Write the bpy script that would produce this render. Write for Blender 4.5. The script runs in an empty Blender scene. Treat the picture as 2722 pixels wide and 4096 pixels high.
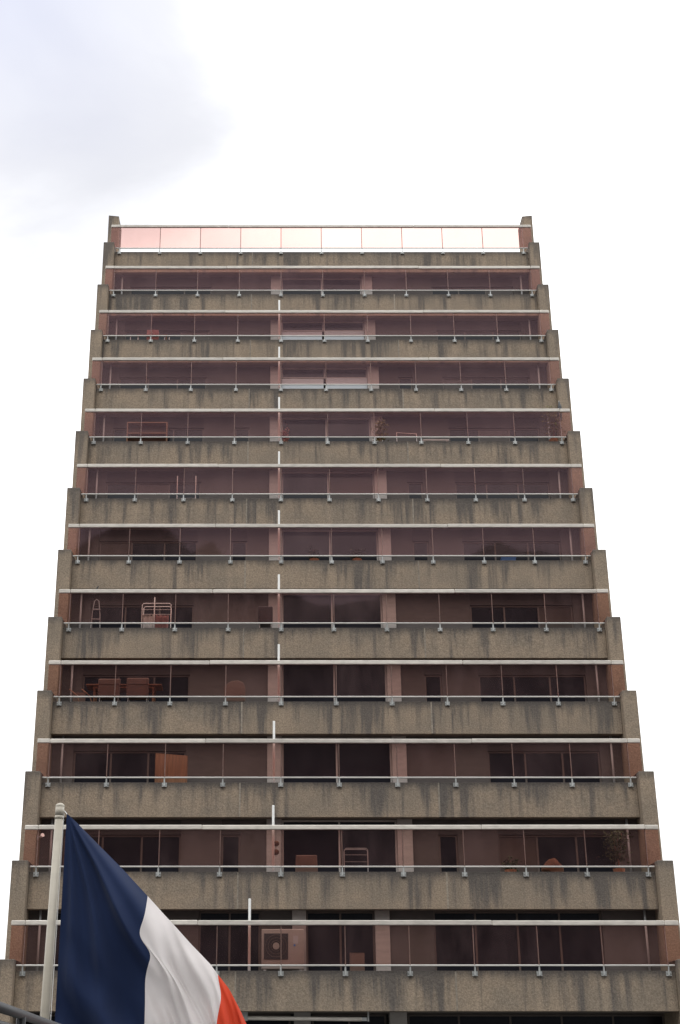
import bpy, bmesh, math, random
from mathutils import Vector, Matrix, noise as mnoise
random.seed(7)
scene = bpy.context.scene
col = scene.collection
R = math.radians

# ------------------------------------------------------------------ camera
cam_d = bpy.data.cameras.new('camera'); cam = bpy.data.objects.new('camera', cam_d); col.objects.link(cam)
cam.location = (-1.771, 0, 1.6)
cam.rotation_euler = (R(90 + 22.118), 0, 0)
cam_d.sensor_fit = 'VERTICAL'; cam_d.sensor_height = 36; cam_d.sensor_width = 24
cam_d.lens = 48.82; cam_d.shift_x = 0.0576
cam_d.clip_start = 0.1; cam_d.clip_end = 3000
scene.camera = cam

# ------------------------------------------------------------------ light
SUN_EL, SUN_AZ = 58, 205          # azimuth clockwise from +Y: behind the camera, a little to the left
world = bpy.data.worlds.new('World'); scene.world = world; world.use_nodes = True
wt = world.node_tree; wt.nodes.clear()
def wn(t, **kw):
    n = wt.nodes.new(t)
    for k, v in kw.items(): setattr(n, k, v)
    return n
def wl(a, b): wt.links.new(a, b)
def wmath(op, a, b=None, c=None, clamp=False):
    n = wn('ShaderNodeMath', operation=op, use_clamp=clamp)
    for i, v in enumerate((a, b, c)):
        if v is None: continue
        if hasattr(v, 'links'): wl(v, n.inputs[i])
        else: n.inputs[i].default_value = v
    return n.outputs[0]
out = wn('ShaderNodeOutputWorld'); bg = wn('ShaderNodeBackground'); bg.inputs[1].default_value = 0.1
wl(bg.outputs[0], out.inputs[0])
sky = wn('ShaderNodeTexSky', sky_type='NISHITA', sun_disc=False)
sky.sun_elevation = R(SUN_EL); sky.sun_rotation = R(SUN_AZ); sky.air_density = 1.2; sky.dust_density = 2.0
tc = wn('ShaderNodeTexCoord'); sep = wn('ShaderNodeSeparateXYZ'); wl(tc.outputs['Generated'], sep.inputs[0])
mp = wn('ShaderNodeMapping'); mp.inputs['Location'].default_value = (0.62, 0.0, 0.35); mp.inputs['Scale'].default_value = (1.0, 1.0, 1.6)
wl(tc.outputs['Generated'], mp.inputs[0])
n1 = wn('ShaderNodeTexNoise'); n1.inputs['Scale'].default_value = 4.0; n1.inputs['Detail'].default_value = 6; n1.inputs['Roughness'].default_value = 0.5
n1.inputs['Distortion'].default_value = 0.25
wl(mp.outputs[0], n1.inputs['Vector'])
def near(c, r0, r1, wob):
    """1 inside a thin stretch of the cloud deck around direction c, 0 outside, with a ragged soft rim"""
    d = wn('ShaderNodeVectorMath', operation='DISTANCE'); wl(tc.outputs['Generated'], d.inputs[0]); d.inputs[1].default_value = c
    m = wn('ShaderNodeMapRange', interpolation_type='SMOOTHSTEP'); m.inputs[1].default_value = r0; m.inputs[2].default_value = r1
    wl(wmath('ADD', d.outputs[1], wmath('MULTIPLY', wmath('SUBTRACT', n1.outputs[0], 0.5), wob)), m.inputs[0]); return m.outputs[0]
veil = near((-0.27, 0.64, 0.72), 0.46, 0.20, 0.34)       # broad thin stretch
rift = near((-0.20, 0.715, 0.685), 0.16, 0.0, 0.20)       # its thinnest spot, where the blue shows
up = wmath('MAXIMUM', sep.outputs[2], 0.0)
lum = wmath('MULTIPLY_ADD', up, 18.0, 13.0)                            # overcast sky: brighter towards the zenith
def wmixc(f, a, b, blend='MIX'):
    n = wn('ShaderNodeMix', data_type='RGBA', blend_type=blend)
    for v, k in ((f, 0), (a, 6), (b, 7)):
        if hasattr(v, 'links'): wl(v, n.inputs[k])
        else: n.inputs[k].default_value = v
    return n.outputs[2]
mott = wn('ShaderNodeMapRange'); wl(n1.outputs[0], mott.inputs[0])
for i_, v_ in enumerate((0.3, 0.7, 0.405, 0.455)): mott.inputs[i_ + 1].default_value = v_
thinc = wn('ShaderNodeCombineXYZ'); wl(wmath('MULTIPLY', mott.outputs[0], 0.985), thinc.inputs[0]); wl(wmath('MULTIPLY', mott.outputs[0], 0.99), thinc.inputs[1]); wl(wmath('MULTIPLY', mott.outputs[0], 1.04), thinc.inputs[2])
deck = wmixc(veil, (1, 1, 1, 1), thinc.outputs[0])
deck = wmixc(1.0, deck, wmixc(rift, (1, 1, 1, 1), (0.84, 0.86, 0.95, 1)), 'MULTIPLY')
cl = wn('ShaderNodeVectorMath', operation='SCALE'); wl(deck, cl.inputs[0]); wl(lum, cl.inputs[3])
mixs = wn('ShaderNodeMix', data_type='RGBA'); mixs.inputs[0].default_value = 0.90
wl(sky.outputs[0], mixs.inputs[6]); wl(cl.outputs[0], mixs.inputs[7]); wl(mixs.outputs[2], bg.inputs[0])

sun_d = bpy.data.lights.new('sun', 'SUN'); sun_d.energy = 0.5; sun_d.angle = R(18); sun_d.color = (1, 0.96, 0.9)
sun = bpy.data.objects.new('sun', sun_d); col.objects.link(sun)
sv = Vector((math.sin(R(SUN_AZ)) * math.cos(R(SUN_EL)), math.cos(R(SUN_AZ)) * math.cos(R(SUN_EL)), math.sin(R(SUN_EL))))
sun.rotation_euler = sv.to_track_quat('Z', 'Y').to_euler(); sun.location = sv * 80
scene.view_settings.view_transform = 'Standard'; scene.view_settings.look = 'None'
scene.view_settings.exposure = 0.0; scene.view_settings.gamma = 1.0; scene.view_settings.use_curve_mapping = False
scene.cycles.max_bounces = 10; scene.cycles.transparent_max_bounces = 16

# ------------------------------------------------------------------ materials
class N:
    """small wrapper to write node trees briefly"""
    def __init__(s, name):
        s.m = bpy.data.materials.new(name); s.m.use_nodes = True; s.t = s.m.node_tree; s.t.nodes.clear()
        s.out = s.t.nodes.new('ShaderNodeOutputMaterial')
    def n(s, t, **kw):
        x = s.t.nodes.new(t)
        for k, v in kw.items(): setattr(x, k, v)
        return x
    def put(s, v, sock):
        if hasattr(v, 'links'): s.t.links.new(v, sock)
        elif v is not None:
            if isinstance(v, tuple) and len(v) == 3 and sock.type == 'RGBA': v = (*v, 1)
            sock.default_value = v
    def math(s, op, a, b=None, c=None, clamp=False):
        x = s.n('ShaderNodeMath', operation=op, use_clamp=clamp)
        for i, v in enumerate((a, b, c)): s.put(v, x.inputs[i])
        return x.outputs[0]
    def sstep(s, v, lo, hi, a=0.0, b=1.0):
        x = s.n('ShaderNodeMapRange', interpolation_type='SMOOTHSTEP')
        for i, q in enumerate((v, lo, hi, a, b)): s.put(q, x.inputs[i])
        return x.outputs[0]
    def mix(s, f, a, b, blend='MIX'):
        x = s.n('ShaderNodeMix', data_type='RGBA', blend_type=blend)
        s.put(f, x.inputs[0]); s.put(a, x.inputs[6]); s.put(b, x.inputs[7]); return x.outputs[2]
    def noise(s, vec, scale, detail=3, rough=0.5):
        x = s.n('ShaderNodeTexNoise'); s.put(vec, x.inputs['Vector']); s.put(scale, x.inputs['Scale'])
        s.put(detail, x.inputs['Detail']); s.put(rough, x.inputs['Roughness']); return x.outputs[0]
    def coord(s, scale=(1, 1, 1), rnd=True, which='Object'):
        tc = s.n('ShaderNodeTexCoord'); mp = s.n('ShaderNodeMapping'); s.put(tc.outputs[which], mp.inputs[0]); s.put(scale, mp.inputs['Scale'])
        if rnd:
            oi = s.n('ShaderNodeObjectInfo'); cx = s.n('ShaderNodeCombineXYZ')
            s.put(s.math('MULTIPLY', oi.outputs['Random'], 91.0), cx.inputs[0]); s.put(s.math('MULTIPLY', oi.outputs['Random'], 37.0), cx.inputs[1])
            s.put(cx.outputs[0], mp.inputs['Location'])
        return mp.outputs[0]
    def bump(s, h, strength, dist):
        x = s.n('ShaderNodeBump'); s.put(strength, x.inputs['Strength']); s.put(dist, x.inputs['Distance']); s.put(h, x.inputs['Height']); return x.outputs[0]
    def bsdf(s, color, rough=0.6, normal=None, metallic=0.0, spec=0.5):
        x = s.n('ShaderNodeBsdfPrincipled'); s.put(color, x.inputs['Base Color']); s.put(rough, x.inputs['Roughness'])
        s.put(metallic, x.inputs['Metallic']); s.put(spec, x.inputs['Specular IOR Level'])
        if normal is not None: s.put(normal, x.inputs['Normal'])
        s.t.links.new(x.outputs[0], s.out.inputs[0]); return x

PANE = 1.771                                        # spacing of the glass panes
def concrete_mat(name, brackets, clean_a, clean_b, dirt_c, dirt_amt=1.0):
    q = N(name)
    tc = q.n('ShaderNodeTexCoord'); sp = q.n('ShaderNodeSeparateXYZ'); q.put(tc.outputs['Object'], sp.inputs[0])
    d = q.math('MULTIPLY', sp.outputs[2], -1 / 1.05)                     # 0 at the top edge, 1 at the foot of a panel
    streak = q.noise(q.coord((2.6, 2.6, 0.22)), 1.0, 5, 0.6)
    fine = q.noise(q.coord((9, 9, 0.5)), 1.0, 4, 0.6)
    blot = q.noise(q.coord((0.7, 0.7, 0.9)), 1.0, 4, 0.55)
    grain = q.noise(q.coord((1, 1, 1)), 24, 3, 0.75)
    wear = q.math('ADD', q.math('MULTIPLY', streak, 0.7), q.math('MULTIPLY', fine, 0.3))
    zone = q.noise(q.coord((0.45, 0.45, 0.05)), 1.0, 3, 0.6)                 # some stretches are far dirtier than others
    wz = q.math('ADD', wear, q.math('MULTIPLY', q.math('SUBTRACT', zone, 0.5), 0.55))
    run = q.sstep(q.math('ADD', wz, q.math('MULTIPLY', q.math('SUBTRACT', 0.5, d), 0.10)), 0.46, 0.64)     # rain runs, stronger near the top
    cap = q.sstep(q.math('ADD', d, q.math('MULTIPLY', q.math('SUBTRACT', wz, 0.5), -0.9)), 0.40, -0.02, 0.0, 0.80)   # grey crust below the top edge
    dirt = q.math('MAXIMUM', q.math('MULTIPLY', run, 0.75), cap)
    if brackets:
        geo = q.n('ShaderNodeNewGeometry'); gs = q.n('ShaderNodeSeparateXYZ'); q.put(geo.outputs['Position'], gs.inputs[0])
        fx = q.math('FRACT', q.math('ADD', q.math('DIVIDE', gs.outputs[0], PANE), 20.5))
        dist = q.math('MULTIPLY', q.math('ABSOLUTE', q.math('SUBTRACT', fx, 0.5)), PANE)
        pale = q.sstep(q.math('ADD', dist, q.math('MULTIPLY', q.math('SUBTRACT', fine, 0.5), 0.22)), 0.15, 0.03, 0.0, 0.8)
        low = q.sstep(d, 0.12, 0.3)
        pale = q.math('MULTIPLY', pale, low)
        dirt = q.math('MULTIPLY', dirt, q.math('SUBTRACT', 1.0, q.math('MULTIPLY', pale, 0.85)))
    dirt = q.math('MULTIPLY', dirt, dirt_amt)
    base = q.mix(q.sstep(blot, 0.35, 0.65), clean_a, clean_b)
    c = q.mix(dirt, base, dirt_c)
    if brackets: c = q.mix(q.math('MULTIPLY', pale, 0.35), c, tuple(min(1, v * 1.25) for v in clean_a))
    g = q.sstep(grain, 0.3, 0.7, 0.76, 1.24)
    gc = q.n('ShaderNodeCombineXYZ'); [q.put(g, gc.inputs[i]) for i in range(3)]
    c = q.mix(1.0, c, gc.outputs[0], 'MULTIPLY')
    lump = q.noise(q.coord((1, 1, 1)), 11, 3, 0.7)
    h = q.math('ADD', q.math('MULTIPLY', grain, 0.6), lump)
    q.bsdf(c, 0.92, q.bump(h, 0.55, 0.03), spec=0.25)
    return q.m
def paint_mat(name, c, rough=0.5, var=0.12, metallic=0.0, dirt=0.0, spec=0.5):
    q = N(name); oi = q.n('ShaderNodeObjectInfo')
    v = q.math('MULTIPLY_ADD', oi.outputs['Random'], 2 * var, 1 - 1.5 * var)
    n = q.noise(q.coord((1.5, 1.5, 6)), 2.0, 4, 0.6)
    v = q.math('MULTIPLY', v, q.sstep(n, 0.3, 0.75, 1.0 + 0.3 * var, 1.0 - 1.2 * var - dirt))
    k = q.n('ShaderNodeCombineXYZ'); [q.put(v, k.inputs[i]) for i in range(3)]
    q.bsdf(q.mix(1.0, c, k.outputs[0], 'MULTIPLY'), rough, q.bump(q.noise(q.coord(), 40, 2), 0.08, 0.01), metallic, spec)
    return q.m
def glass_mat():
    q = N('copper_tinted_glass')
    tr = q.n('ShaderNodeBsdfTransparent')
    oi = q.n('ShaderNodeObjectInfo')
    q.put(q.mix(oi.outputs['Random'], (0.908, 0.760, 0.712), (0.888, 0.715, 0.675)), tr.inputs[0])
    gl = q.n('ShaderNodeBsdfGlossy'); q.put((0.95, 0.74, 0.92), gl.inputs[0]); q.put(0.03, gl.inputs['Roughness'])
    # panes are not perfectly flat
    q.put(q.bump(q.noise(q.coord((0.5, 0.5, 0.5)), 1.3, 2), 0.05, 0.02), gl.inputs['Normal'])
    df = q.n('ShaderNodeBsdfDiffuse'); q.put((0.56, 0.40, 0.40), df.inputs[0])
    dust = q.sstep(q.noise(q.coord((1.2, 1.2, 0.5)), 1.5, 4, 0.6), 0.25, 0.8, 0.003, 0.022)
    dust = q.math('MULTIPLY', dust, q.math('MULTIPLY_ADD', q.math('FRACT', q.math('MULTIPLY', oi.outputs['Random'], 7.31)), 1.7, 0.35))      # some panes are dirtier
    m1 = q.n('ShaderNodeMixShader'); q.put(dust, m1.inputs[0]); q.put(tr.outputs[0], m1.inputs[1]); q.put(df.outputs[0], m1.inputs[2])
    fr = q.n('ShaderNodeFresnel'); q.put(1.25, fr.inputs[0])
    m2 = q.n('ShaderNodeMixShader'); q.put(fr.outputs[0], m2.inputs[0]); q.put(m1.outputs[0], m2.inputs[1]); q.put(gl.outputs[0], m2.inputs[2])
    q.t.links.new(m2.outputs[0], q.out.inputs[0]); return q.m
def cloth_mat(name, c, trans=0.35):
    q = N(name)
    wv = q.noise(q.coord((1, 1, 1), rnd=False), 260, 2)
    n = q.noise(q.coord((2, 2, 2), rnd=False), 1.5, 3)
    v = q.sstep(n, 0.3, 0.7, 0.92, 1.05)
    k = q.n('ShaderNodeCombineXYZ'); [q.put(v, k.inputs[i]) for i in range(3)]
    cc = q.mix(1.0, c, k.outputs[0], 'MULTIPLY')
    b = q.bump(wv, 0.15, 0.002)
    d = q.n('ShaderNodeBsdfPrincipled'); q.put(cc, d.inputs['Base Color']); q.put(0.9, d.inputs['Roughness']); q.put(b, d.inputs['Normal'])
    q.put(0.25, d.inputs['Specular IOR Level']); q.put(0.05, d.inputs['Sheen Weight'])
    t = q.n('ShaderNodeBsdfTranslucent'); q.put(cc, t.inputs[0]); q.put(b, t.inputs['Normal'])
    m = q.n('ShaderNodeMixShader'); q.put(trans, m.inputs[0]); q.put(d.outputs[0], m.inputs[1]); q.put(t.outputs[0], m.inputs[2])
    q.t.links.new(m.outputs[0], q.out.inputs[0]); return q.m
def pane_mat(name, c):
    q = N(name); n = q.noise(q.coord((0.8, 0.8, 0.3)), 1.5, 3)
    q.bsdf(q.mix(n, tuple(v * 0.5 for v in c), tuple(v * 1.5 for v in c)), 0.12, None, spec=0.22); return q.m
def wood_mat(name, c):
    q = N(name); n = q.noise(q.coord((30, 30, 1.5)), 1.0, 4, 0.6)
    q.bsdf(q.mix(q.sstep(n, 0.3, 0.7), c, tuple(v * 0.6 for v in c)), 0.55); return q.m
def ground_mat():
    q = N('ground_asphalt'); a = q.noise(q.coord((1, 1, 1), rnd=False), 0.25, 4); b = q.noise(q.coord((1, 1, 1), rnd=False), 60, 3)
    q.bsdf(q.mix(q.sstep(a, 0.3, 0.7), (0.085, 0.083, 0.08), (0.12, 0.117, 0.11)), 0.9, q.bump(b, 0.4, 0.01)); return q.m

M = {}
M['parapet'] = concrete_mat('bush_hammered_concrete', True, (0.268, 0.212, 0.156), (0.218, 0.179, 0.138), (0.072, 0.068, 0.068))
M['lintel'] = paint_mat('dark_shutter_box', (0.055, 0.047, 0.045), 0.7, 0.08)
M['fin'] = concrete_mat('fin_concrete', False, (0.272, 0.216, 0.160), (0.228, 0.186, 0.142), (0.076, 0.071, 0.070), 0.9)
M['slab'] = paint_mat('slab_concrete', (0.17, 0.148, 0.132), 0.9, 0.08, dirt=0.1)
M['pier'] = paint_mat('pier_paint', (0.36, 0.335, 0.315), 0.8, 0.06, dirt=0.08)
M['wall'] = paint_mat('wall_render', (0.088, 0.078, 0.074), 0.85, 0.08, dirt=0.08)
M['seal'] = paint_mat('joint_sealant', (0.30, 0.26, 0.21), 0.85, 0.15, dirt=0.2)
M['rail'] = paint_mat('white_rail_paint', (0.60, 0.56, 0.50), 0.45, 0.10, dirt=0.12)
M['lower'] = paint_mat('pale_metal', (0.58, 0.57, 0.53), 0.4, 0.08, metallic=0.2)
M['steel'] = paint_mat('galvanised_steel', (0.44, 0.45, 0.44), 0.45, 0.12, metallic=0.35)
M['post'] = paint_mat('post_paint', (0.36, 0.29, 0.25), 0.5, 0.15)
M['white'] = paint_mat('white_plastic', (0.82, 0.82, 0.80), 0.5, 0.04)
M['beige'] = paint_mat('beige_enamel', (0.27, 0.25, 0.23), 0.5, 0.04)
M['grey'] = paint_mat('grey_plastic', (0.33, 0.33, 0.33), 0.5, 0.05)
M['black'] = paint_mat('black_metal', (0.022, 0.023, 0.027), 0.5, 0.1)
M['frame'] = paint_mat('bronze_window_frame', (0.10, 0.08, 0.07), 0.45, 0.1)
M['frame_pale'] = paint_mat('pale_window_frame', (0.40, 0.38, 0.36), 0.45, 0.08)
M['glass'] = glass_mat()
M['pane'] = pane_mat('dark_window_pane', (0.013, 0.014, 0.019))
M['curtain'] = pane_mat('curtained_window_pane', (0.075, 0.062, 0.056))
M['infill'] = paint_mat('pale_blue_infill_panel', (0.50, 0.54, 0.57), 0.6, 0.05)
M['wood'] = wood_mat('brown_wood', (0.22, 0.105, 0.050))
M['fabric'] = paint_mat('grey_brown_fabric', (0.15, 0.11, 0.092), 0.9, 0.08)
M['pink'] = paint_mat('pink_laundry', (0.42, 0.22, 0.21), 0.9, 0.1)
M['orange'] = paint_mat('orange_paper', (0.14, 0.065, 0.035), 0.8, 0.08)
M['blue_tarp'] = paint_mat('blue_plastic', (0.06, 0.18, 0.42), 0.5, 0.08)
M['terracotta'] = paint_mat('terracotta', (0.38, 0.17, 0.10), 0.8, 0.1)
M['leaf'] = paint_mat('green_leaf', (0.042, 0.058, 0.022), 0.6, 0.25)
M['leaf_pale'] = paint_mat('yellow_green_leaf', (0.20, 0.18, 0.05), 0.6, 0.2)
M['pole'] = paint_mat('cream_pole_paint', (0.40, 0.365, 0.30), 0.5, 0.05, dirt=0.04)
M['flag_blue'] = cloth_mat('blue_cloth', (0.0100, 0.0200, 0.060), 0.12)
M['flag_white'] = cloth_mat('white_cloth', (0.68, 0.64, 0.63), 0.35)
M['flag_red'] = cloth_mat('red_cloth', (0.62, 0.065, 0.028), 0.35)
M['ground'] = ground_mat()
M['dark_slope'] = paint_mat('unseen_slope_grey', (0.125, 0.13, 0.14), 0.95, 0.1, dirt=0.2)  # plain grey of the added slope that dims the lower reflections

# ------------------------------------------------------------------ builders
def add_box(bm, x0, x1, y0, y1, z0, z1):
    v = [bm.verts.new((x, y, z)) for x in (x0, x1) for y in (y0, y1) for z in (z0, z1)]
    for f in ((0, 1, 3, 2), (4, 6, 7, 5), (0, 4, 5, 1), (2, 3, 7, 6), (0, 2, 6, 4), (1, 5, 7, 3)):
        bm.faces.new([v[i] for i in f])
def add_tube(bm, pts, r, seg=8):
    pts = [Vector(p) for p in pts]; rings = []
    rr = r if isinstance(r, (list, tuple)) else [r] * len(pts)
    for i, p in enumerate(pts):
        t = (pts[min(i + 1, len(pts) - 1)] - pts[max(i - 1, 0)]).normalized()
        a = t.orthogonal().normalized() if i == 0 else (rings_a - t * rings_a.dot(t)).normalized()
        rings_a = a; b = t.cross(a)
        rings.append([bm.verts.new(p + (a * math.cos(k * 2 * math.pi / seg) + b * math.sin(k * 2 * math.pi / seg)) * rr[i]) for k in range(seg)])
    for A, B in zip(rings, rings[1:]):
        for k in range(seg): bm.faces.new((A[k], A[(k + 1) % seg], B[(k + 1) % seg], B[k]))
    bm.faces.new(rings[0][::-1]); bm.faces.new(rings[-1])
def add_prism(bm, poly, y0, y1):
    """polygon in (x,z) extruded along y"""
    A = [bm.verts.new((x, y0, z)) for x, z in poly]; B = [bm.verts.new((x, y1, z)) for x, z in poly]
    bm.faces.new(A); bm.faces.new(B[::-1])
    for i in range(len(poly)):
        j = (i + 1) % len(poly); bm.faces.new((A[j], A[i], B[i], B[j]))
def to_mesh(bm, name, bevel=0.0, smooth=False, segs=1):
    bmesh.ops.recalc_face_normals(bm, faces=bm.faces)
    if bevel: bmesh.ops.bevel(bm, geom=list(bm.edges), offset=bevel, segments=segs, affect='EDGES', clamp_overlap=True)
    me = bpy.data.meshes.new(name); bm.to_mesh(me); bm.free()
    if smooth:
        for p in me.polygons: p.use_smooth = True
    return me
CACHE = {}
def box_mesh(dx, dy, dz, bevel=0.0, anchor='top'):
    """box from the origin: x 0..dx, y 0..dy, z -dz..0 (hangs from its top front left corner)"""
    key = (round(dx, 4), round(dy, 4), round(dz, 4), bevel)
    if key not in CACHE:
        bm = bmesh.new(); add_box(bm, 0, dx, 0, dy, -dz, 0); CACHE[key] = to_mesh(bm, 'box', bevel)
    return CACHE[key]
def abs_loc(o):
    v = Vector((0, 0, 0))
    while o is not None: v += o.location; o = o.parent
    return v
def put(name, me, mat, parent, at):
    """link a mesh as an object at a WORLD position under parent"""
    if me is not None and not me.materials: me.materials.append(mat)
    o = bpy.data.objects.new(name, me); col.objects.link(o)
    if me is not None and me.materials[0] != mat:
        o.material_slots[0].link = 'OBJECT'; o.material_slots[0].material = mat
    o.parent = parent; o.location = Vector(at) - (abs_loc(parent) if parent else Vector((0, 0, 0)))
    return o
def box(name, x0, x1, y0, y1, z0, z1, mat, parent, bevel=0.0):
    return put(name, box_mesh(x1 - x0, y1 - y0, z1 - z0, bevel), mat, parent, (x0, y0, z1))
def empty(name, at, parent=None):
    o = bpy.data.objects.new(name, None); col.objects.link(o); o.empty_display_size = 0.3; o.parent = parent
    o.location = Vector(at) - (abs_loc(parent) if parent else Vector((0, 0, 0))); return o
def tag(o, label, cat, group=None):
    o['label'] = label; o['category'] = cat
    if group: o['group'] = group
    return o
def thing(name, at, label, cat, group=None): return tag(empty(name, at), label, cat, group)
def part(parent, name, bm, mat, bevel=0.0, smooth=False):
    """a part whose mesh is in the coordinates of its parent"""
    me = to_mesh(bm, name, bevel, smooth); me.materials.append(mat)
    o = bpy.data.objects.new(name, me); col.objects.link(o); o.parent = parent; return o
def BX(*boxes):
    bm = bmesh.new()
    for b in boxes: add_box(bm, *b)
    return bm
def TB(*tubes):
    bm = bmesh.new()
    for t in tubes: add_tube(bm, *t)
    return bm

# ------------------------------------------------------------------ ground
bm = bmesh.new(); v = [bm.verts.new(p) for p in ((-900, -900, 0), (900, -900, 0), (900, 900, 0), (-900, 900, 0))]; bm.faces.new(v)
g = put('ground', to_mesh(bm, 'ground'), M['ground'], None, (0, 0, 0)); g['kind'] = 'structure'

# unseen slope added behind the viewer to darken the reflections in the lower panes
bm = bmesh.new(); prof = [(0, 0.0), (14, 0.42), (30, 0.78), (48, 1.0), (180, 0.9)]; rows = []
for i in range(97):
    a = R(190 + i * 160 / 96); rows.append([])
    hh = 72 + 16 * mnoise.noise(Vector((i * 0.11, 2.0, 0))) + 4 * mnoise.noise(Vector((i * 0.9, 5.0, 0)))
    for r_, f in prof:
        q_ = 58 + r_; rows[-1].append(bm.verts.new((q_ * math.cos(a), q_ * math.sin(a), hh * f + (1.5 * mnoise.noise(Vector((i * 0.7, r_, 1))) if f else -0.3))))
for A, B in zip(rows, rows[1:]):
    for i in range(len(prof) - 1): bm.faces.new((A[i], B[i], B[i + 1], A[i + 1]))
hl = put('added_slope', to_mesh(bm, 'added_slope'), M['dark_slope'], None, (0, 0, 0)); hl['kind'] = 'structure'

# ------------------------------------------------------------------ the tower
Y0, Z0, H, STEP = 39.716, 4.5636, 2.8, 1.094      # front and top of the lowest fin, storey height, set-back of each storey
FW, FI = 9.518, 9.058                              # outer and inner face of the fins
YL, YP = 0.273, 0.342                              # glass and parapet planes behind the fin front
ZP, ZB = -0.276, -1.331                            # parapet top and bottom (relative to the fin top)
ZL, ZR = -0.142, 0.984                             # lower rail and top rail
FL = -0.42                                         # terrace floor
YW = 1.78                                          # front of the piers
SOF = H + ZB                                       # soffit height above the fin top
def fy(k): return Y0 + k * STEP
def fz(k): return Z0 + k * H

tower = tag(empty('apartment_tower', (0, Y0, 0)), 'stepped brown concrete apartment tower with copper tinted glass balconies on every storey', 'building')

# side fins: one stepped slab per storey and side, each down to the ground
for k in range(13):
    top = fz(k) if k < 12 else 37.485
    for s in (-1, 1):
        xo, xi = s * FW, s * FI
        h = top
        bm = bmesh.new()
        sl = 0.0 if k < 12 else 0.05               # the topmost fins have a sloping coping
        poly = [(min(xo, xi), -h), (max(xo, xi), -h), (max(xo, xi), 0 if s > 0 else -sl), (min(xo, xi), -sl if s > 0 else 0)]
        add_prism(bm, poly, 0.0, STEP - 0.003)
        put('side_fin', to_mesh(bm, 'side_fin', 0.012), M['fin'], tower, (0, fy(k), top))

# rear of the building
box('rear_block', -FW + 0.03, FW - 0.03, fy(13) + 0.01, fy(13) + 11, 0, fz(11) - 0.9, M['slab'], tower)

# bracket: base plate with two bolts and a tapering stem
bm = bmesh.new()
add_box(bm, -0.075, 0.075, 0.0, 0.018, -0.135, -0.012)
add_box(bm, -0.07, 0.07, -0.05, 0.0, -0.140, -0.122)
add_tube(bm, [(0, -0.03, -0.12), (0, -0.035, -0.02), (0, -0.045, 0.14)], [0.036, 0.028, 0.019], 8)
for sx in (-0.05, 0.05): add_tube(bm, [(sx, 0.0, -0.06), (sx, -0.03, -0.06)], 0.02, 6)
bracket_me = to_mesh(bm, 'bracket')
# flat post behind the glass joint
post_me = box_mesh(0.030, 0.02, ZR - ZL - 0.06, 0.004)
glass_me = box_mesh(PANE - 0.016, 0.012, ZR - ZL - 0.05, 0.0)
lower_me = box_mesh(PANE - 0.014, 0.05, 0.045, 0.012)
def end_glass(s):
    a, b = 0.008, 0.39                              # from the outermost post out over the flank of the fin
    poly = [(a, -1.076), (0.19, -1.076), (0.19, -0.945), (b, -0.945), (b, 0), (a, 0)]
    bm = bmesh.new(); add_prism(bm, [(s * x, z) for x, z in poly], 0, 0.012); return to_mesh(bm, 'end_pane')
end_me = {-1: end_glass(-1), 1: end_glass(1)}
RAILX = [-9.253, -8.86, -4.08, 4.08, 8.86, 9.253]

def window(xa, xb, za, zb, y, n, fm, pm, w=0.055, parent=None):
    """framed window: one frame mesh with n leaves and n panes as sub-parts"""
    bm = bmesh.new(); W, Hh = xb - xa, zb - za
    add_box(bm, 0, W, 0, 0.07, -w, 0); add_box(bm, 0, W, 0, 0.07, -Hh, -Hh + w)
    for i in range(n + 1):
        x = min(max(W * i / n - w / 2, 0), W - w); add_box(bm, x, x + w, 0.004, 0.074, -Hh + w, -w)
    f = put('window', to_mesh(bm, 'window'), fm, tower, (xa, y, zb))
    for i in range(n):
        x0, x1 = xa + W * i / n + w / 2, xa + W * (i + 1) / n - w / 2
        put('pane', box_mesh(x1 - x0, 0.012, Hh - 2 * w), pm if not isinstance(pm, (list, tuple)) else pm[i % len(pm)], f, (x0, y + 0.03, zb - w))
    return f

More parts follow.
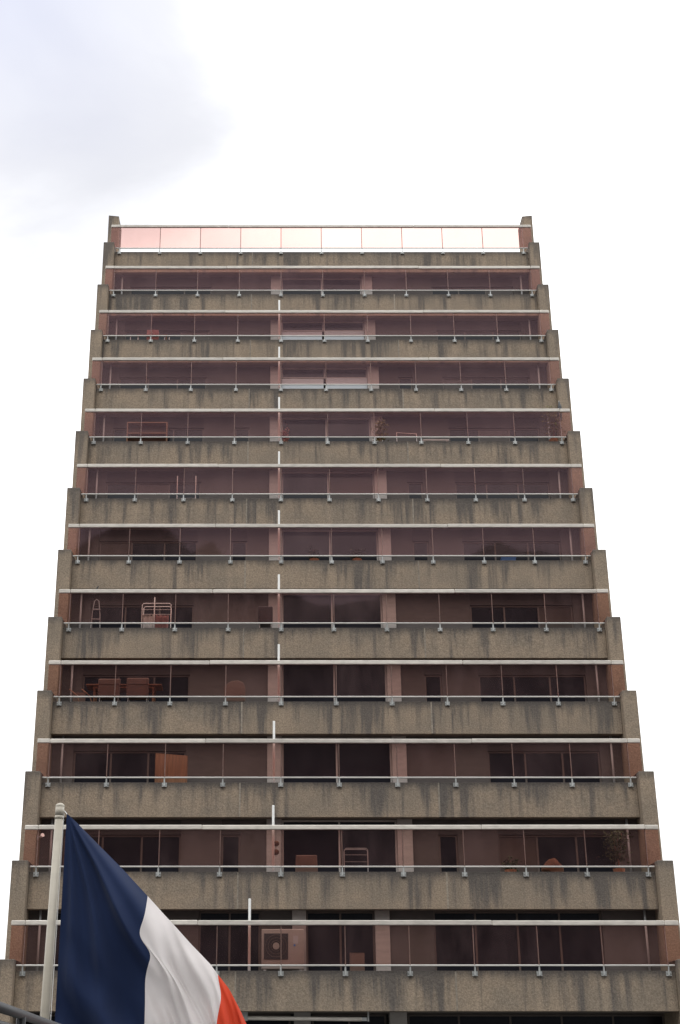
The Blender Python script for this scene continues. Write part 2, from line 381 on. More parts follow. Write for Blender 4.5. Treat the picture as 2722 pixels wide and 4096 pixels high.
for k in range(12):
    y, z = fy(k), fz(k)
    # slab and parapet
    if k < 11 or True:
        box('floor_slab', -FI + 0.004, FI - 0.004, y + YP + 0.185, y + STEP + YP + 0.9, z + ZB + 0.012, z + FL, M['slab'], tower)
    pp = empty('parapet', (0, y + YP, z + ZP), tower)
    for xa, xb in ((-FI + 0.002, -3.025), (-3.015, 3.015), (3.025, FI - 0.002)):
        box('concrete_panel', xa, xb, y + YP, y + YP + 0.18, z + ZB, z + ZP, M['parapet'], pp, 0.014)
    for xj in (-3.02, 3.02):
        box('joint_seal', xj - 0.022, xj + 0.022, y + YP - 0.004, y + YP + 0.05, z + ZB + 0.02, z + ZP - 0.012, M['seal'], pp)
    # glass balustrade
    bal = empty('balustrade', (0, y + YL, z + ZL), tower)
    for xa, xb in zip(RAILX, RAILX[1:]):
        jz = random.uniform(-0.005, 0.005)
        o = box('top_rail', xa + 0.003, xb - 0.003, y + YL - 0.045, y + YL + 0.055, z + ZR - 0.066 + jz, z + ZR + 0.064 + jz, M['rail'], bal, 0.016)
        o.rotation_euler.y = random.uniform(-0.0012, 0.0012)
    for i in range(11):
        x = (i - 5) * PANE
        put('bracket', bracket_me, M['steel'], bal, (x + random.uniform(-0.008, 0.008), y + YP - 0.02, z + ZP))
        put('post', post_me, M['post'], bal, (x - 0.015, y + YL + 0.014, z + ZR - 0.055))
        if i < 10:
            put('glass_pane', glass_me, M['glass'], bal, (x + 0.008, y + YL - 0.004, z + ZR - 0.05))
            put('lower_rail', lower_me, M['lower'], bal, (x + 0.007, y + YL - 0.028, z + ZL + 0.022))
    for s in (-1, 1):
        put('glass_pane', end_me[s], M['glass'], bal, (s * 5 * PANE, y + YL - 0.004, z + ZR - 0.05))
        box('lower_rail', *(sorted((s * (5 * PANE + 0.007), s * 9.04))), y + YL - 0.028, y + YL + 0.022, z + ZL - 0.023, z + ZL + 0.022, M['lower'], bal, 0.012)
    if k == 11: continue
    # back wall of the terrace
    zf, zs = z + FL, z + SOF + 0.012
    yw = y + YW
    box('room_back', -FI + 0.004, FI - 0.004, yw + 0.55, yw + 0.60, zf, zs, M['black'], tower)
    if k > 0:
        for s in (-1, 1):
            a, b = sorted((s * 1.75, s * 2.21)); box('pier', a, b, yw, yw + 0.5, zf, zs, M['pier'], tower, 0.006)
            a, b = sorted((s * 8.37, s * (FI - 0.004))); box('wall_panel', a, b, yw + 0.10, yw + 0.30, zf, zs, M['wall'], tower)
            narrow = (k, s) in ((1, -1), (1, 1), (3, 1), (5, -1), (5, 1), (7, -1), (8, 1), (6, 1))
            if narrow:
                for p in ((2.215, 3.0), (3.58, 4.8)):
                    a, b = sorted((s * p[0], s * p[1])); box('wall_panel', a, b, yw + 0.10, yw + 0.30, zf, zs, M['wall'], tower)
                a, b = sorted((s * 3.003, s * 3.577))
                box('lintel', a, b, yw + 0.103, yw + 0.30, z + 1.03, zs, M['lintel'], tower)
                window(a, b, zf, z + 1.027, yw + 0.16, 1, M['frame'], M['pane'])
            else:
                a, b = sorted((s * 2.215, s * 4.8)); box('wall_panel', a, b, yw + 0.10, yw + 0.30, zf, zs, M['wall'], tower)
            a, b = sorted((s * 4.803, s * 8.367))
            box('lintel', a, b, yw + 0.12, yw + 0.30, z + 1.03, zs, M['lintel'], tower)
            pm = [M['pane'], M['pane'], M['pane']]
            for c_ in range(3):
                if (k, s, c_) in ((6, -1, 1), (7, 1, 1), (8, 1, 0), (9, -1, 2), (10, 1, 2), (5, -1, 0), (4, 1, 2), (1, 1, 0)): pm[c_] = M['curtain']
            window(a, b, zf, z + 1.027, yw + 0.18, 3, M['frame'], pm)
        if k in (8, 9):
            window(-1.745, 1.745, z + 1.0, zs - 0.01, yw + 0.15, 2, M['frame_pale'], M['pane'])
            for a, b, h in ((-1.74, -0.04, 0.97), (0.04, 1.74, 1.0)): box('infill_panel', a, b, yw + 0.13, yw + 0.17, zf, z + h, M['infill'], tower)
        else:
            window(-1.745, 1.745, zf, zs - 0.01, yw + 0.15, 2, M['frame_pale'], M['pane'] if k != 6 else [M['pane'], M['curtain']])
    else:
        for a, b in ((-1.45, -1.05), (0.94, 1.36)): box('pier', a, b, yw, yw + 0.5, zf, zs, M['pier'], tower, 0.006)
        for a, b in ((-FI + 0.004, -8.3), (-5.2, -4.15), (-2.36, -1.455), (1.365, 2.63), (7.5, FI - 0.004)):
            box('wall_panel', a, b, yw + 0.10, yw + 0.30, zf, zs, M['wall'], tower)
        for a, b, n in ((-8.297, -5.203, 3), (-4.147, -2.363, 2), (-1.045, 0.935, 2), (2.633, 7.497, 4)):
            window(a, b, zf, zs - 0.01, yw + 0.18, n, M['frame'], M['pane'])
    # rain pipes beside the fins
    for s in (-1, 1):
        key = 'pipe'
        if key not in CACHE: CACHE[key] = to_mesh(TB(([(0, 0, FL), (0, 0, SOF)], 0.035, 10)), 'pipe', smooth=True)
        put('rain_pipe', CACHE[key], M['grey'], tower, (s * 8.70, yw - 0.08, z))
    # post that divides the terraces of two flats
    if k < 10:
        key = 'divider'
        if key not in CACHE:
            bm = bmesh.new(); add_box(bm, -0.036, 0.036, -0.036, 0.036, FL, 1.66); CACHE[key] = to_mesh(bm, 'divider', 0.012)
        put('divider_post', CACHE[key], M['white'], tower, ({0: -2.65, 1: -2.0, 2: -1.99}.get(k, -1.845), y + 0.5, z))

# ground floor
yw = Y0 + YW; zs = Z0 + ZB + 0.012
box('pier', -1.41, -0.95, yw - 0.6, yw - 0.1, 0, zs, M['pier'], tower); box('pier', 1.25, 1.72, yw - 0.6, yw - 0.1, 0, zs, M['pier'], tower)
for a, b, n in ((-9.05, -1.5, 5), (-0.9, 1.2, 2), (1.8, 9.05, 5)): window(a, b, 0.02, zs - 0.02, yw + 0.2, n, M['frame'], M['pane'])
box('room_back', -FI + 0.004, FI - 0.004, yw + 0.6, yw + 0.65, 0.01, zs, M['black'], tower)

# ------------------------------------------------------------------ things on the terraces
def at(k, x, dy): return (x, fy(k) + dy, fz(k) + FL)
def chair(p, label, w=0.72, h=0.98, mat='fabric'):
    t = thing('chair', p, label, 'chair')
    bm = bmesh.new(); add_box(bm, -w / 2, w / 2, -0.30, -0.24, 0.38, h); part(t, 'backrest', bm, M[mat], 0.028)
    bm = BX((-w / 2 + 0.03, w / 2 - 0.03, -0.24, 0.26, 0.40, 0.47)); part(t, 'seat', bm, M[mat], 0.02)
    for sx in (-1, 1):
        for sy in (-0.22, 0.22): part(t, 'leg', TB(([(sx * (w / 2 - 0.06), sy, 0), (sx * (w / 2 - 0.06), sy, 0.41)], 0.018, 6)), M['steel'])
    return t
# fourth from the bottom: table with two chairs
t = thing('terrace_table', at(3, -6.85, 1.0), 'long narrow wooden table behind two upholstered chairs on left terrace', 'table')
part(t, 'tabletop', BX((-1.22, 1.22, -0.35, 0.35, 0.76, 0.80)), M['wood'], 0.008)
part(t, 'apron', BX((-1.0, 1.0, -0.28, 0.28, 0.68, 0.758)), M['wood'])
for sx in (-1, 1):
    for sy in (-1, 1): part(t, 'leg', BX((sx * 0.95 - 0.03, sx * 0.95 + 0.03, sy * 0.24 - 0.03, sy * 0.24 + 0.03, 0, 0.678)), M['wood'])
chair(at(3, -7.32, 0.95), 'grey brown upholstered chair, the left of two at the wooden table')
chair(at(3, -6.40, 0.95), 'grey brown upholstered chair, the right of two at the wooden table', h=1.01)
t = thing('deck_chair', at(3, -8.3, 0.9), 'low folded deck chair beside the left fin next to the wooden table', 'chair')
for sx in (-0.2, 0.2):
    part(t, 'side_rail', TB(([(sx - 0.15, 0.1, 0.72), (sx + 0.15, -0.1, 0.45), (sx + 0.3, -0.2, 0.0)], 0.02, 6)), M['wood'])
part(t, 'canvas', BX((-0.2, 0.2, -0.02, 0.0, 0.2, 0.58)), M['fabric'])
# round-backed lounge chair
t = thing('lounge_chair', at(3, -3.27, 1.0), 'dark round backed lounge chair left of the pier on the fourth terrace', 'chair')
bm = bmesh.new(); add_prism(bm, [(-0.34, 0.3), (0.34, 0.3), (0.34, 0.78), (0.27, 0.92), (0.1, 1.0), (-0.1, 0.98), (-0.26, 0.88), (-0.34, 0.78)], -0.06, 0.04); part(t, 'backrest', bm, M['fabric'], 0.015)
part(t, 'seat', BX((-0.34, 0.34, 0.04, 0.6, 0.3, 0.42)), M['fabric'], 0.02)
for sx in (-0.3, 0.3):
    for sy in (0.0, 0.55): part(t, 'leg', TB(([(sx, sy, 0), (sx, sy, 0.31)], 0.02, 6)), M['wood'])
# drying rack with laundry, one storey up
t = thing('drying_rack', at(4, -6.0, 0.9), 'white wire clothes drying rack hung with pink laundry behind balcony glass', 'drying rack')
def loop(y, w, h0, h1): return [(-w, y, h0), (-w, y, h1 - 0.05), (-w + 0.05, y, h1), (w - 0.05, y, h1), (w, y, h1 - 0.05), (w, y, h0)]
part(t, 'side_frame', TB((loop(-0.03, 0.49, 0, 1.17), 0.013, 6)), M['white'])
part(t, 'side_frame', TB((loop(0.32, 0.47, 0, 1.17), 0.013, 6)), M['white'])
part(t, 'upright', TB(([(-0.07, -0.05, 0), (-0.07, -0.05, 1.38)], 0.02, 8)), M['white'])
for zz in (0.78, 0.95): part(t, 'rung', TB(([(-0.48, -0.03, zz), (0.48, -0.03, zz)], 0.007, 6)), M['white'])
def laundry(x0, x1, y, top, bot, seed):
    rnd = random.Random(seed); bm = bmesh.new(); nx, nz = 10, 6; g_ = []
    for i in range(nx + 1):
        x = x0 + (x1 - x0) * i / nx
        g_.append([bm.verts.new((x, y + 0.03 * math.sin(i * 1.7 + seed) * (0.4 + j / nz), top - 0.03 * abs(math.sin(i * 0.9 + seed)) - (top - bot) * j / nz + 0.02 * math.sin(i * 2.1 + j))) for j in range(nz + 1)])
    for i in range(nx):
        for j in range(nz): bm.faces.new((g_[i][j], g_[i + 1][j], g_[i + 1][j + 1], g_[i][j + 1]))
    bmesh.ops.solidify(bm, geom=bm.faces[:], thickness=0.012); return bm
part(t, 'laundry', laundry(-0.46, -0.09, -0.06, 0.76, 0.20, 1), M['white'], smooth=True)
part(t, 'laundry', laundry(-0.03, 0.42, -0.06, 0.75, 0.22, 2), M['pink'], smooth=True)
t = thing('folding_ladder', at(4, -8.1, 1.2), 'thin arched tubular ladder standing dimly behind the glass near left fin', 'ladder')
part(t, 'frame', TB(([(-0.17, 0, 0), (-0.13, 0, 0.9), (-0.07, 0, 1.36), (0, 0, 1.43), (0.08, 0, 1.36), (0.14, 0, 0.9), (0.18, 0, 0)], 0.014, 6)), M['grey'])
for zz in (0.35, 0.7, 1.05): part(t, 'step', BX((-0.14, 0.14, -0.04, 0.04, zz, zz + 0.025)), M['grey'])
t = thing('parasol_stick', at(4, -8.06, 0.42), 'short black stick poking up above white rail near the left fin', 'stick')
part(t, 'shaft', TB(([(-0.12, 0, 0.0), (-0.02, 0.0, 1.46), (0.02, 0, 1.50)], 0.014, 6)), M['black'])
part(t, 'handle', TB(([(0.02, 0, 1.50), (0.11, 0, 1.63)], 0.022, 8)), M['black'])
chair(at(4, -2.3, 0.95), 'dark chair beside the pier and divider post, right of the laundry rack', 0.5, 1.0, 'black')
# leaning board
t = thing('wooden_board', at(2, -5.2, 1.3), 'tall reddish brown wooden board leaning against the terrace wall', 'board')
bm = bmesh.new(); add_prism(bm, [(-0.49, 0.0), (0.49, 0.0), (0.49, 1.17), (-0.49, 1.25)], 0.0, 0.04); part(t, 'panel', bm, M['wood'])
part(t, 'edge_strip', BX((-0.505, -0.492, -0.006, 0.046, 0.0, 1.24), (0.492, 0.505, -0.006, 0.046, 0.0, 1.16)), M['wood'])
# second storey up
t = thing('storage_chest', at(1, -1.02, 0.95), 'tan wicker armchair back at the middle terrace right of the paper lanterns', 'chair')
t.name = 'wicker_chair'
bm = bmesh.new(); add_prism(bm, [(-0.34, 0.1), (0.34, 0.1), (0.31, 0.70), (-0.31, 0.70)], -0.04, 0.04); part(t, 'backrest', bm, M['fabric'], 0.02)
part(t, 'seat', BX((-0.32, 0.32, 0.04, 0.55, 0.32, 0.42)), M['fabric'], 0.02)
for sx in (-0.29, 0.29):
    for sy in (0.08, 0.5): part(t, 'leg', TB(([(sx, sy, 0), (sx, sy, 0.33)], 0.022, 6)), M['wood'])
t = thing('paper_lantern', at(1, -1.92, 0.62), 'string of two small orange paper lanterns in front of the left pier', 'lantern')
part(t, 'cord', TB(([(0, 0, SOF - FL - 0.0), (0, 0, 0.60)], 0.006, 5)), M['black'])
for zz in (0.99, 0.74):
    bm = bmesh.new(); bmesh.ops.create_uvsphere(bm, u_segments=14, v_segments=9, radius=0.10, matrix=Matrix.Translation((0, 0, zz)) @ Matrix.Diagonal((1, 1, 0.85, 1))); part(t, 'shade', bm, M['orange'], smooth=True)
t = thing('clothes_airer', at(1, 0.44, 1.0), 'dim grey wire clothes airer behind the glass of the middle window', 'drying rack')
for yy in (-0.12, 0.12): part(t, 'side_frame', TB((loop(yy, 0.35, 0, 0.89), 0.010, 6)), M['grey'])
for zz in (0.5, 0.7): part(t, 'rung', TB(([(-0.34, -0.12, zz), (0.34, -0.12, zz)], 0.006, 5)), M['grey'])
t = thing('garden_bag', at(1, 6.2, 0.85), 'crumpled orange brown bag slumped on the right terrace', 'bag')
bm = bmesh.new(); bmesh.ops.create_icosphere(bm, subdivisions=3, radius=0.33, matrix=Matrix.Translation((0, 0, 0.26)) @ Matrix.Diagonal((1.05, 0.7, 0.98, 1)))
for v in bm.verts:
    v.co += Vector((1, 1, 1)) * 0.09 * mnoise.noise(v.co * 5); v.co.z = max(v.co.z, 0)
    if v.co.z > 0.3: v.co.x *= 1 - (v.co.z - 0.3) * 1.2
part(t, 'sack', bm, M['orange'], smooth=True); part(t, 'tie', TB(([(-0.07, 0, 0.54), (0.07, 0, 0.56)], 0.03, 6)), M['wood'])
t = thing('wall_lamp', (-9.03, fy(1) + 1.25, fz(1) + 0.84), 'small white spotlight fixed to the left fin above the flag', 'lamp')
part(t, 'mount', BX((-0.024, 0.02, -0.05, 0.05, -0.06, 0.06)), M['grey']); part(t, 'arm', TB(([(0.02, 0, 0), (0.1, -0.03, 0.03)], 0.012, 6)), M['grey'])
part(t, 'head', TB(([(0.07, 0.02, 0.02), (0.16, -0.1, 0.06)], [0.035, 0.06], 10)), M['white'])
# air conditioner
t = thing('air_conditioner', at(0, -1.72, 1.15), 'large beige air conditioner outdoor unit with round fan grille', 'air conditioner')
part(t, 'casing', BX((-0.60, 0.60, 0, 0.40, 0.24, 1.32)), M['beige'], 0.015)
part(t, 'fan_recess', BX((-0.53, 0.15, -0.012, -0.002, 0.50, 1.20)), M['black'])
for r_ in (0.30, 0.22, 0.14):
    part(t, 'grille_ring', TB(([(-0.19 + r_ * math.cos(a * math.pi / 12), -0.02, 0.86 + r_ * math.sin(a * math.pi / 12)) for a in range(25)], 0.006, 5)), M['frame'])
part(t, 'hub', TB(([(-0.19, -0.035, 0.86), (-0.19, -0.012, 0.86)], 0.095, 16)), M['beige'])
part(t, 'label_plate', BX((0.29, 0.43, -0.006, -0.001, 0.92, 1.14)), M['grey'])
part(t, 'round_sticker', TB(([(0.33, -0.011, 0.88), (0.33, -0.001, 0.88)], 0.03, 10)), M['blue_tarp'])
part(t, 'stand', BX((-0.55, -0.47, 0.02, 0.38, 0, 0.238), (0.47, 0.55, 0.02, 0.38, 0, 0.238)), M['steel'])
t = thing('cardboard_box', at(0, 0.37, 1.25), 'plain brown cardboard box right of the air conditioner unit', 'box')
part(t, 'carton', BX((-0.2, 0.2, -0.18, 0.18, 0, 0.66)), M['fabric'], 0.006); part(t, 'lid_flap', BX((-0.2, 0.2, -0.185, -0.02, 0.663, 0.672), (-0.2, 0.2, 0.02, 0.185, 0.664, 0.673)), M['fabric'])
# awning under the lowest parapet
t = thing('awning_roller', (-1.13, Y0 + 0.60, Z0 - 1.52), 'rolled up white awning tube hanging under the lowest parapet', 'awning')
part(t, 'roller', TB(([(-1.55, 0, 0.03), (1.56, 0, -0.0)], 0.055, 14)), M['rail'], smooth=True)
part(t, 'end_fitting', BX((1.561, 1.70, -0.04, 0.04, -0.045, 0.045), (1.72, 1.76, -0.05, 0.05, -0.055, 0.19)), M['steel'])
part(t, 'end_fitting', BX((-1.76, -1.552, -0.05, 0.05, -0.04, 0.19)), M['steel'])
# seventh storey: two uprights of a rack
t = thing('rack_stand', at(6, -5.25, 0.72), 'bare white two post clothes stand behind the glass on left terrace', 'drying rack')
for sx in (-0.34, 0.34): part(t, 'upright', TB(([(sx, 0, 0), (sx, 0, 1.19)], 0.017, 8)), M['white']); part(t, 'foot', BX((sx - 0.03, sx + 0.03, -0.2, 0.2, 0, 0.02)), M['white'])
part(t, 'crossbar', TB(([(-0.34, 0, 0.30), (0.34, 0, 0.30)], 0.012, 6)), M['grey'])
# eighth storey
t = thing('bookshelf', at(7, -6.96, 1.25), 'low open wooden bookshelf with pale frame on left terrace', 'shelf')
part(t, 'side_panel', BX((-0.78, -0.74, 0, 0.3, 0, 1.40)), M['wood']); part(t, 'side_panel', BX((0.74, 0.78, 0, 0.3, 0, 1.40)), M['wood'])
for zz in (0.1, 0.5, 0.9, 1.36): part(t, 'shelf_board', BX((-0.738, 0.738, 0.003, 0.297, zz, zz + 0.035)), M['wood'])
part(t, 'back_panel', BX((-0.738, 0.738, 0.298, 0.31, 0.02, 1.38)), M['fabric'])
t = thing('garden_chair', at(7, 3.04, 0.8), 'white metal garden chair frame right of the potted shrub', 'chair')
part(t, 'back_frame', TB(([(-0.38, 0, 0), (-0.38, 0, 0.72), (0.38, 0, 0.66), (0.38, 0, 0)], 0.02, 6)), M['white'])
part(t, 'seat', BX((-0.36, 0.36, 0.02, 0.45, 0.33, 0.37)), M['fabric']); 
for sx in (-0.34, 0.34): part(t, 'leg', TB(([(sx, 0.42, 0), (sx, 0.42, 0.33)], 0.016, 6)), M['white'])
t = thing('slatted_bench', at(7, 4.15, 0.75), 'low white bench on the terrace right of the garden chair frame', 'bench')
for yy in (0.0, 0.12, 0.24): part(t, 'slat', BX((-0.5, 0.5, yy, yy + 0.1, 0.37, 0.41)), M['white'])
for sx in (-0.42, 0.42): part(t, 'leg', BX((sx - 0.03, sx + 0.03, 0.02, 0.32, 0, 0.368)), M['white'])
def plant(p, label, h, w, n, mat, seed, pot=True, base=0.0):
    rnd = random.Random(seed); t = thing('potted_plant', p, label, 'plant')
    if pot:
        part(t, 'pot', TB(([(0, 0, 0), (0, 0, 0.26), (0, 0, 0.30)], [0.12, 0.17, 0.18], 12)), M['terracotta'])
    stems = [((rnd.uniform(-.04, .04), rnd.uniform(-.04, .04), 0.25), (rnd.uniform(-.5, .5) * w * .4, rnd.uniform(-.3, .3) * w * .4, h * rnd.uniform(.7, .95))) for _ in range(5)]
    part(t, 'stem', TB(*[([a, tuple((a[i] + b[i]) / 2 + (0.02 if i < 2 else 0) for i in range(3)), b], [0.014, 0.010, 0.005], 5) for a, b in stems]), M['wood'])
    bm = bmesh.new()
    for _ in range(n):
        a, b = rnd.choice(stems); f = rnd.uniform(0.25, 1.05)
        c = Vector([a[i] + (b[i] - a[i]) * f for i in range(3)]) + Vector((rnd.gauss(0, w * .2), rnd.gauss(0, w * .14), rnd.gauss(0, .06)))
        c.z = max(c.z, base)
        L = rnd.uniform(0.06, 0.12); d = Vector((rnd.gauss(0, 1), rnd.gauss(0, 1), rnd.gauss(0.1, .7))).normalized(); s = d.orthogonal().normalized()
        s.rotate(Matrix.Rotation(rnd.uniform(0, 6.28), 3, d)); u = d.cross(s) * 0.012
        bm.faces.new([bm.verts.new(q) for q in (c, c + d * L * .5 + s * L * .28 + u, c + d * L, c + d * L * .5 - s * L * .28 + u)])
    me = bpy.data.meshes.new('foliage'); bm.to_mesh(me); bm.free(); me.materials.append(M[mat])
    o = bpy.data.objects.new('foliage', me); col.objects.link(o); o.parent = t; return t
plant(at(7, 2.02, 1.05), 'tall potted shrub with thin leaves in front of the right pier', 1.52, 0.55, 420, 'leaf_pale', 3)
plant(at(7, -1.62, 0.8), 'small pot of pale flowers just right of the divider post', 0.98, 0.3, 160, 'pink', 4)
plant(at(7, 8.60, 0.55), 'tall yellow green potted plant reaching above the rail at right end', 1.70, 0.70, 620, 'leaf_pale', 5)
t = thing('folded_parasol', at(7, 9.02 - 0.10, 0.55), 'closed dark parasol rising above the white rail beside yellow plant', 'parasol')
part(t, 'pole', TB(([(0, 0, 0), (0.0, 0, 1.95)], 0.016, 8)), M['steel'])
part(t, 'canopy', TB(([(0, 0, 1.10), (0, 0, 1.35), (0.02, 0, 1.7), (0.01, 0, 1.92)], [0.055, 0.09, 0.075, 0.02], 9)), M['black'])
part(t, 'base', TB(([(0, 0, 0), (0, 0, 0.05)], [0.12, 0.10], 12)), M['grey'])
plant(at(5, -0.6, 0.7), 'dark leafy potted plant at the left of the middle window, sixth terrace', 0.75, 0.5, 220, 'leaf', 8)
plant(at(5, 0.9, 0.7), 'dark leafy potted plant at the right of the middle window, sixth terrace', 0.70, 0.5, 220, 'leaf', 9)
plant(at(1, 8.15, 0.9), 'dense dark shrub in a pot at the right end, second terrace', 1.45, 0.75, 520, 'leaf', 10)
plant(at(1, 5.0, 1.1), 'low green plant on the second terrace left of the orange bag', 0.62, 0.45, 200, 'leaf', 11)
t = thing('plastic_crate', at(5, 6.2, 0.62), 'blue plastic crate showing under the lower rail at right', 'crate')
part(t, 'tray', BX((-0.25, 0.25, -0.15, 0.15, 0.0, 0.02), (-0.25, 0.25, -0.15, -0.135, 0.022, 0.30), (-0.25, 0.25, 0.135, 0.15, 0.022, 0.30), (-0.25, -0.235, -0.134, 0.134, 0.022, 0.30), (0.235, 0.25, -0.134, 0.134, 0.022, 0.30)), M['blue_tarp'])
part(t, 'rim', BX((-0.262, 0.262, -0.162, -0.152, 0.27, 0.31), (-0.262, 0.262, 0.152, 0.162, 0.27, 0.31)), M['blue_tarp'])
t = thing('small_cabinet', at(9, -7.07, 0.75), 'small pinkish cabinet with a wide shelf on the tenth terrace', 'cabinet')
part(t, 'carcass', BX((-0.24, 0.24, 0, 0.3, 0.0, 0.83)), M['pink'], 0.008); part(t, 'shelf_board', BX((-0.62, 0.62, -0.06, -0.004, 0.52, 0.57)), M['wood'])
for sx in (-0.58, 0.58): part(t, 'leg', BX((sx - 0.02, sx + 0.02, -0.055, -0.01, 0, 0.518)), M['wood'])
part(t, 'knob', TB(([(0, 0.0, 0.68), (0, -0.03, 0.68)], 0.02, 8)), M['steel'])
def bottle(p, label):
    t = thing('bottle', p, label, 'bottle', 'bottles beside the pinkish cabinet')
    part(t, 'glass_body', TB(([(0, 0, 0), (0, 0, 0.20), (0, 0, 0.27), (0, 0, 0.36)], [0.045, 0.045, 0.018, 0.016], 10)), M['white']); part(t, 'cap', TB(([(0, 0, 0.361), (0, 0, 0.385)], 0.02, 8)), M['grey'])
for x, w_ in ((-7.95, 'leftmost of four behind the lower rail near the left fin'), (-7.64, 'just left of the small pinkish cabinet'),
              (-6.55, 'just right of the small pinkish cabinet'), (-6.36, 'rightmost of four, away from the pinkish cabinet')):
    bottle(at(9, x, 0.56), 'small pale bottle, ' + w_)

# ------------------------------------------------------------------ flagpole and flag
FY = 10.5
fp = thing('flagpole', (-3.451, FY, 0), 'cream painted metal flagpole with rounded cap at the lower left', 'flagpole')
part(fp, 'pole', TB(([(-0.01, 0, 0), (0, 0, 2.0), (0.018, 0, 3.40)], [0.036, 0.034, 0.031], 24)), M['pole'], smooth=True)
part(fp, 'collar', TB(([(0.0175, 0, 3.385), (0.0182, 0, 3.41)], 0.0325, 24)), M['pole'], smooth=True)
part(fp, 'sleeve', TB(([(0.0182, 0, 3.411), (0.02, 0, 3.475)], 0.033, 24)), M['pole'], smooth=True)
bm = bmesh.new(); bmesh.ops.create_uvsphere(bm, u_segments=20, v_segments=10, radius=0.034, matrix=Matrix.Translation((0.02, 0, 3.48)) @ Matrix.Diagonal((1, 1, 0.75, 1))); part(fp, 'cap', bm, M['pole'], smooth=True)
part(fp, 'base_plate', BX((-0.14, 0.12, -0.13, 0.13, 0.0, 0.02)), M['steel'])
part(fp, 'halyard', TB(([(0.055, -0.01, 3.445), (0.075, -0.005, 3.42)], 0.004, 5), ([(0.05, 0.01, 3.43), (0.036, 0.01, 1.2)], 0.003, 5)), M['white'])

flag = thing('tricolour_flag', (-3.38, FY, 1.83), 'draped blue white and red tricolour flag hanging from the cream flagpole', 'flag')
TOP = [(-3.378, 3.429), (-3.303, 3.365), (-3.123, 3.196), (-2.945, 3.029), (-2.754, 2.837), (-2.623, 2.701), (-2.530, 2.607), (-2.423, 2.494), (-2.281, 2.355), (-2.225, 2.283), (-2.141, 2.185), (-2.057, 2.043), (-1.985, 1.90), (-1.93, 1.74), (-1.89, 1.58)]
BWI, WRI = 4, 9
def top_at(s):
    """s in 0..3, each stripe one unit"""
    lo, hi = (0, BWI) if s <= 1 else (BWI, WRI) if s <= 2 else (WRI, len(TOP) - 1)
    f = (s - (0 if s <= 1 else 1 if s <= 2 else 2)) * (hi - lo)
    i = min(int(f), hi - lo - 1); f -= i
    a, b = TOP[lo + i], TOP[lo + i + 1]
    return a[0] + (b[0] - a[0]) * f, a[1] + (b[1] - a[1]) * f
HOIST = 1.60
def bump1(x, c, w): return math.exp(-((x - c) / w) ** 2)
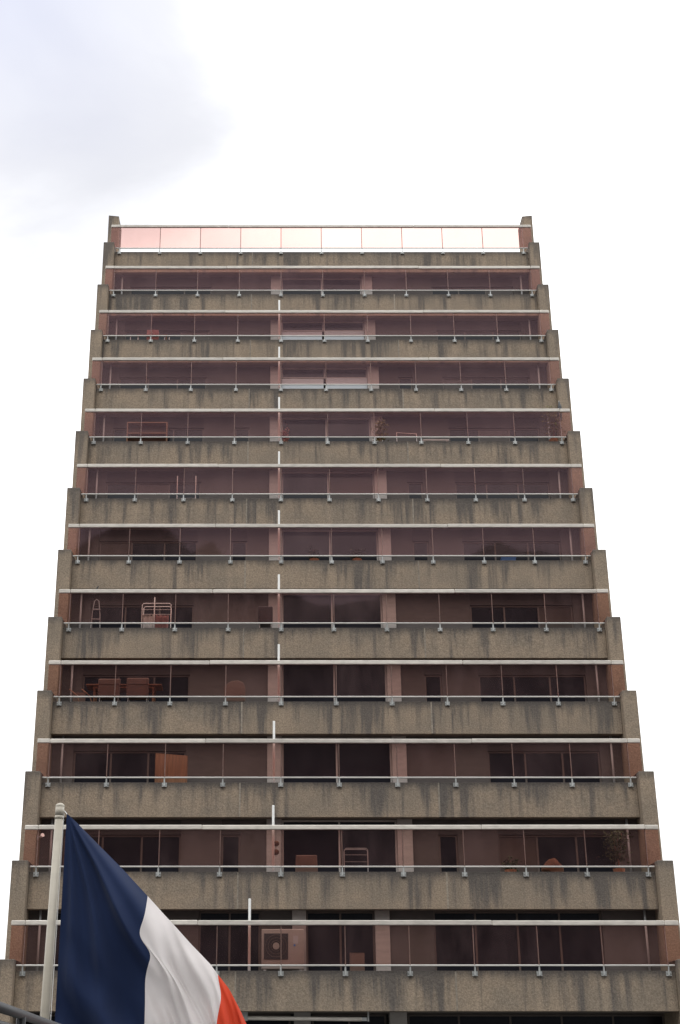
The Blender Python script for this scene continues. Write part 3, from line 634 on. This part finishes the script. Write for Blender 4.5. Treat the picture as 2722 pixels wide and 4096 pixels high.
def flag_pt(s, v):
    x, z = top_at(s)
    dz = v * HOIST
    zz = z - dz
    # the seams wander with the folds
    wander = 0.0
    if s > 0:
        e = min(s, 1.0) if s < 1 else 1.0
        wander += e * (-0.040 * bump1(dz, 0.29, 0.10) + 0.050 * bump1(dz, 0.43, 0.10) + 0.012 * bump1(dz, 0.8, 0.25)) * (bump1(s, 1.0, 0.55))
        wander += 0.03 * bump1(s, 2.0, 0.4) * bump1(dz, 0.16, 0.12)
    xx = x + wander + 0.01 * (v - 0.4) * s
    # folds fan out from the upper hoist corner
    dx, dd = xx + 3.378, 3.43 - zz
    rr = math.hypot(dx, dd); ang = math.atan2(dx, dd)
    grow = min(1.0, rr / 0.8) * min(1.0, s * 4 + 0.04)
    def saw(c, w, a):                                   # cloth swells towards the viewer, then drops away in a sharp crease at angle c
        u = ang - c
        return -a * (math.exp(-(u / w) ** 2) if u > 0 else math.exp(-(u / 0.045) ** 2))
    fade = 1.0 if s < 1.15 else max(0.0, 1 - (s - 1.15) * 1.6)
    yv = grow * (saw(0.556 + 0.02 * math.sin(rr * 5), 0.20, 0.13) * fade + saw(0.30 + 0.05 * math.sin(rr * 3.1), 0.11, 0.055) + saw(0.13, 0.09, 0.045))
    yv += grow * 0.022 * math.sin(ang * 31 + rr * 2.2) * fade
    low = max(0.0, min(1.0, (dz - 0.75) / 0.5))
    yv += low * 0.07 * math.sin((xx * 1.0 + zz * 0.8) * 14.0) * min(1, s * 3)
    if s > 1:                                           # white and red: folds run down from the top edge
        e = min(1.0, (s - 1) * 2.5)
        yv += e * (0.05 * math.sin((dz * 1.25 - (s - 1) * 0.55) * 11.0 + 0.6) + 0.022 * math.sin((dz * 1.5 - (s - 1) * 0.9) * 23.0)) * min(1, 0.25 + dz * 2)
    yv += 0.05 * mnoise.noise(Vector((xx * 2.3, zz * 1.4, 3.0))) * min(1, s * 3)
    # top edge rolls back towards the building
    yv += 0.09 * math.exp(-dz / 0.10) * min(1, s * 2)
    return Vector((xx + 3.38, yv * 0.9, zz - 1.83))
def stripe(name, s0, s1, mat):
    nu, nv = 56, 110; bm = bmesh.new()
    G = [[bm.verts.new(flag_pt(s0 + (s1 - s0) * i / nu, (j / nv))) for j in range(nv + 1)] for i in range(nu + 1)]
    for i in range(nu):
        for j in range(nv): bm.faces.new((G[i][j], G[i][j + 1], G[i + 1][j + 1], G[i + 1][j]))
    me = bpy.data.meshes.new(name); bm.to_mesh(me); bm.free(); me.materials.append(mat)
    for p in me.polygons: p.use_smooth = True
    o = bpy.data.objects.new(name, me); col.objects.link(o); o.parent = flag; return o
stripe('blue_stripe', 0, 1, M['flag_blue']); stripe('white_stripe', 1, 2, M['flag_white']); stripe('red_stripe', 2, 3, M['flag_red'])

# ------------------------------------------------------------------ dark railing at the lower left, close to the camera
rl = thing('metal_railing', (-2.85, 4.4, 0), 'dark metal railing crossing in front of the flagpole foot', 'railing')
P0, P1 = Vector((0.02, 0, 1.88)), Vector((-0.22, 4.6, 1.88))
def rp(f, z): p = P0.lerp(P1, f); return (p.x, p.y, z)
part(rl, 'handrail', TB(([rp(0, 1.86), rp(1, 1.86)], 0.021, 14)), M['black'], smooth=True)
part(rl, 'lower_rail', TB(([rp(0, 1.795), rp(1, 1.795)], 0.016, 10)), M['black'], smooth=True)
part(rl, 'foot_rail', TB(([rp(0, 0.15), rp(1, 0.15)], 0.018, 10)), M['black'], smooth=True)
bal_me = to_mesh(TB(([(0, 0, 0.16), (0, 0, 1.79)], 0.008, 8)), 'baluster', smooth=True)
for i in range(36):
    p = rp((i + 0.5) / 36, 0); o = put('baluster', bal_me, M['black'], rl, (p[0] + rl.location.x, p[1] + rl.location.y, 0))
for f in (0.01, 0.5, 0.99): part(rl, 'support_post', TB(([rp(f, 0), rp(f, 1.85)], 0.022, 10)), M['black'])
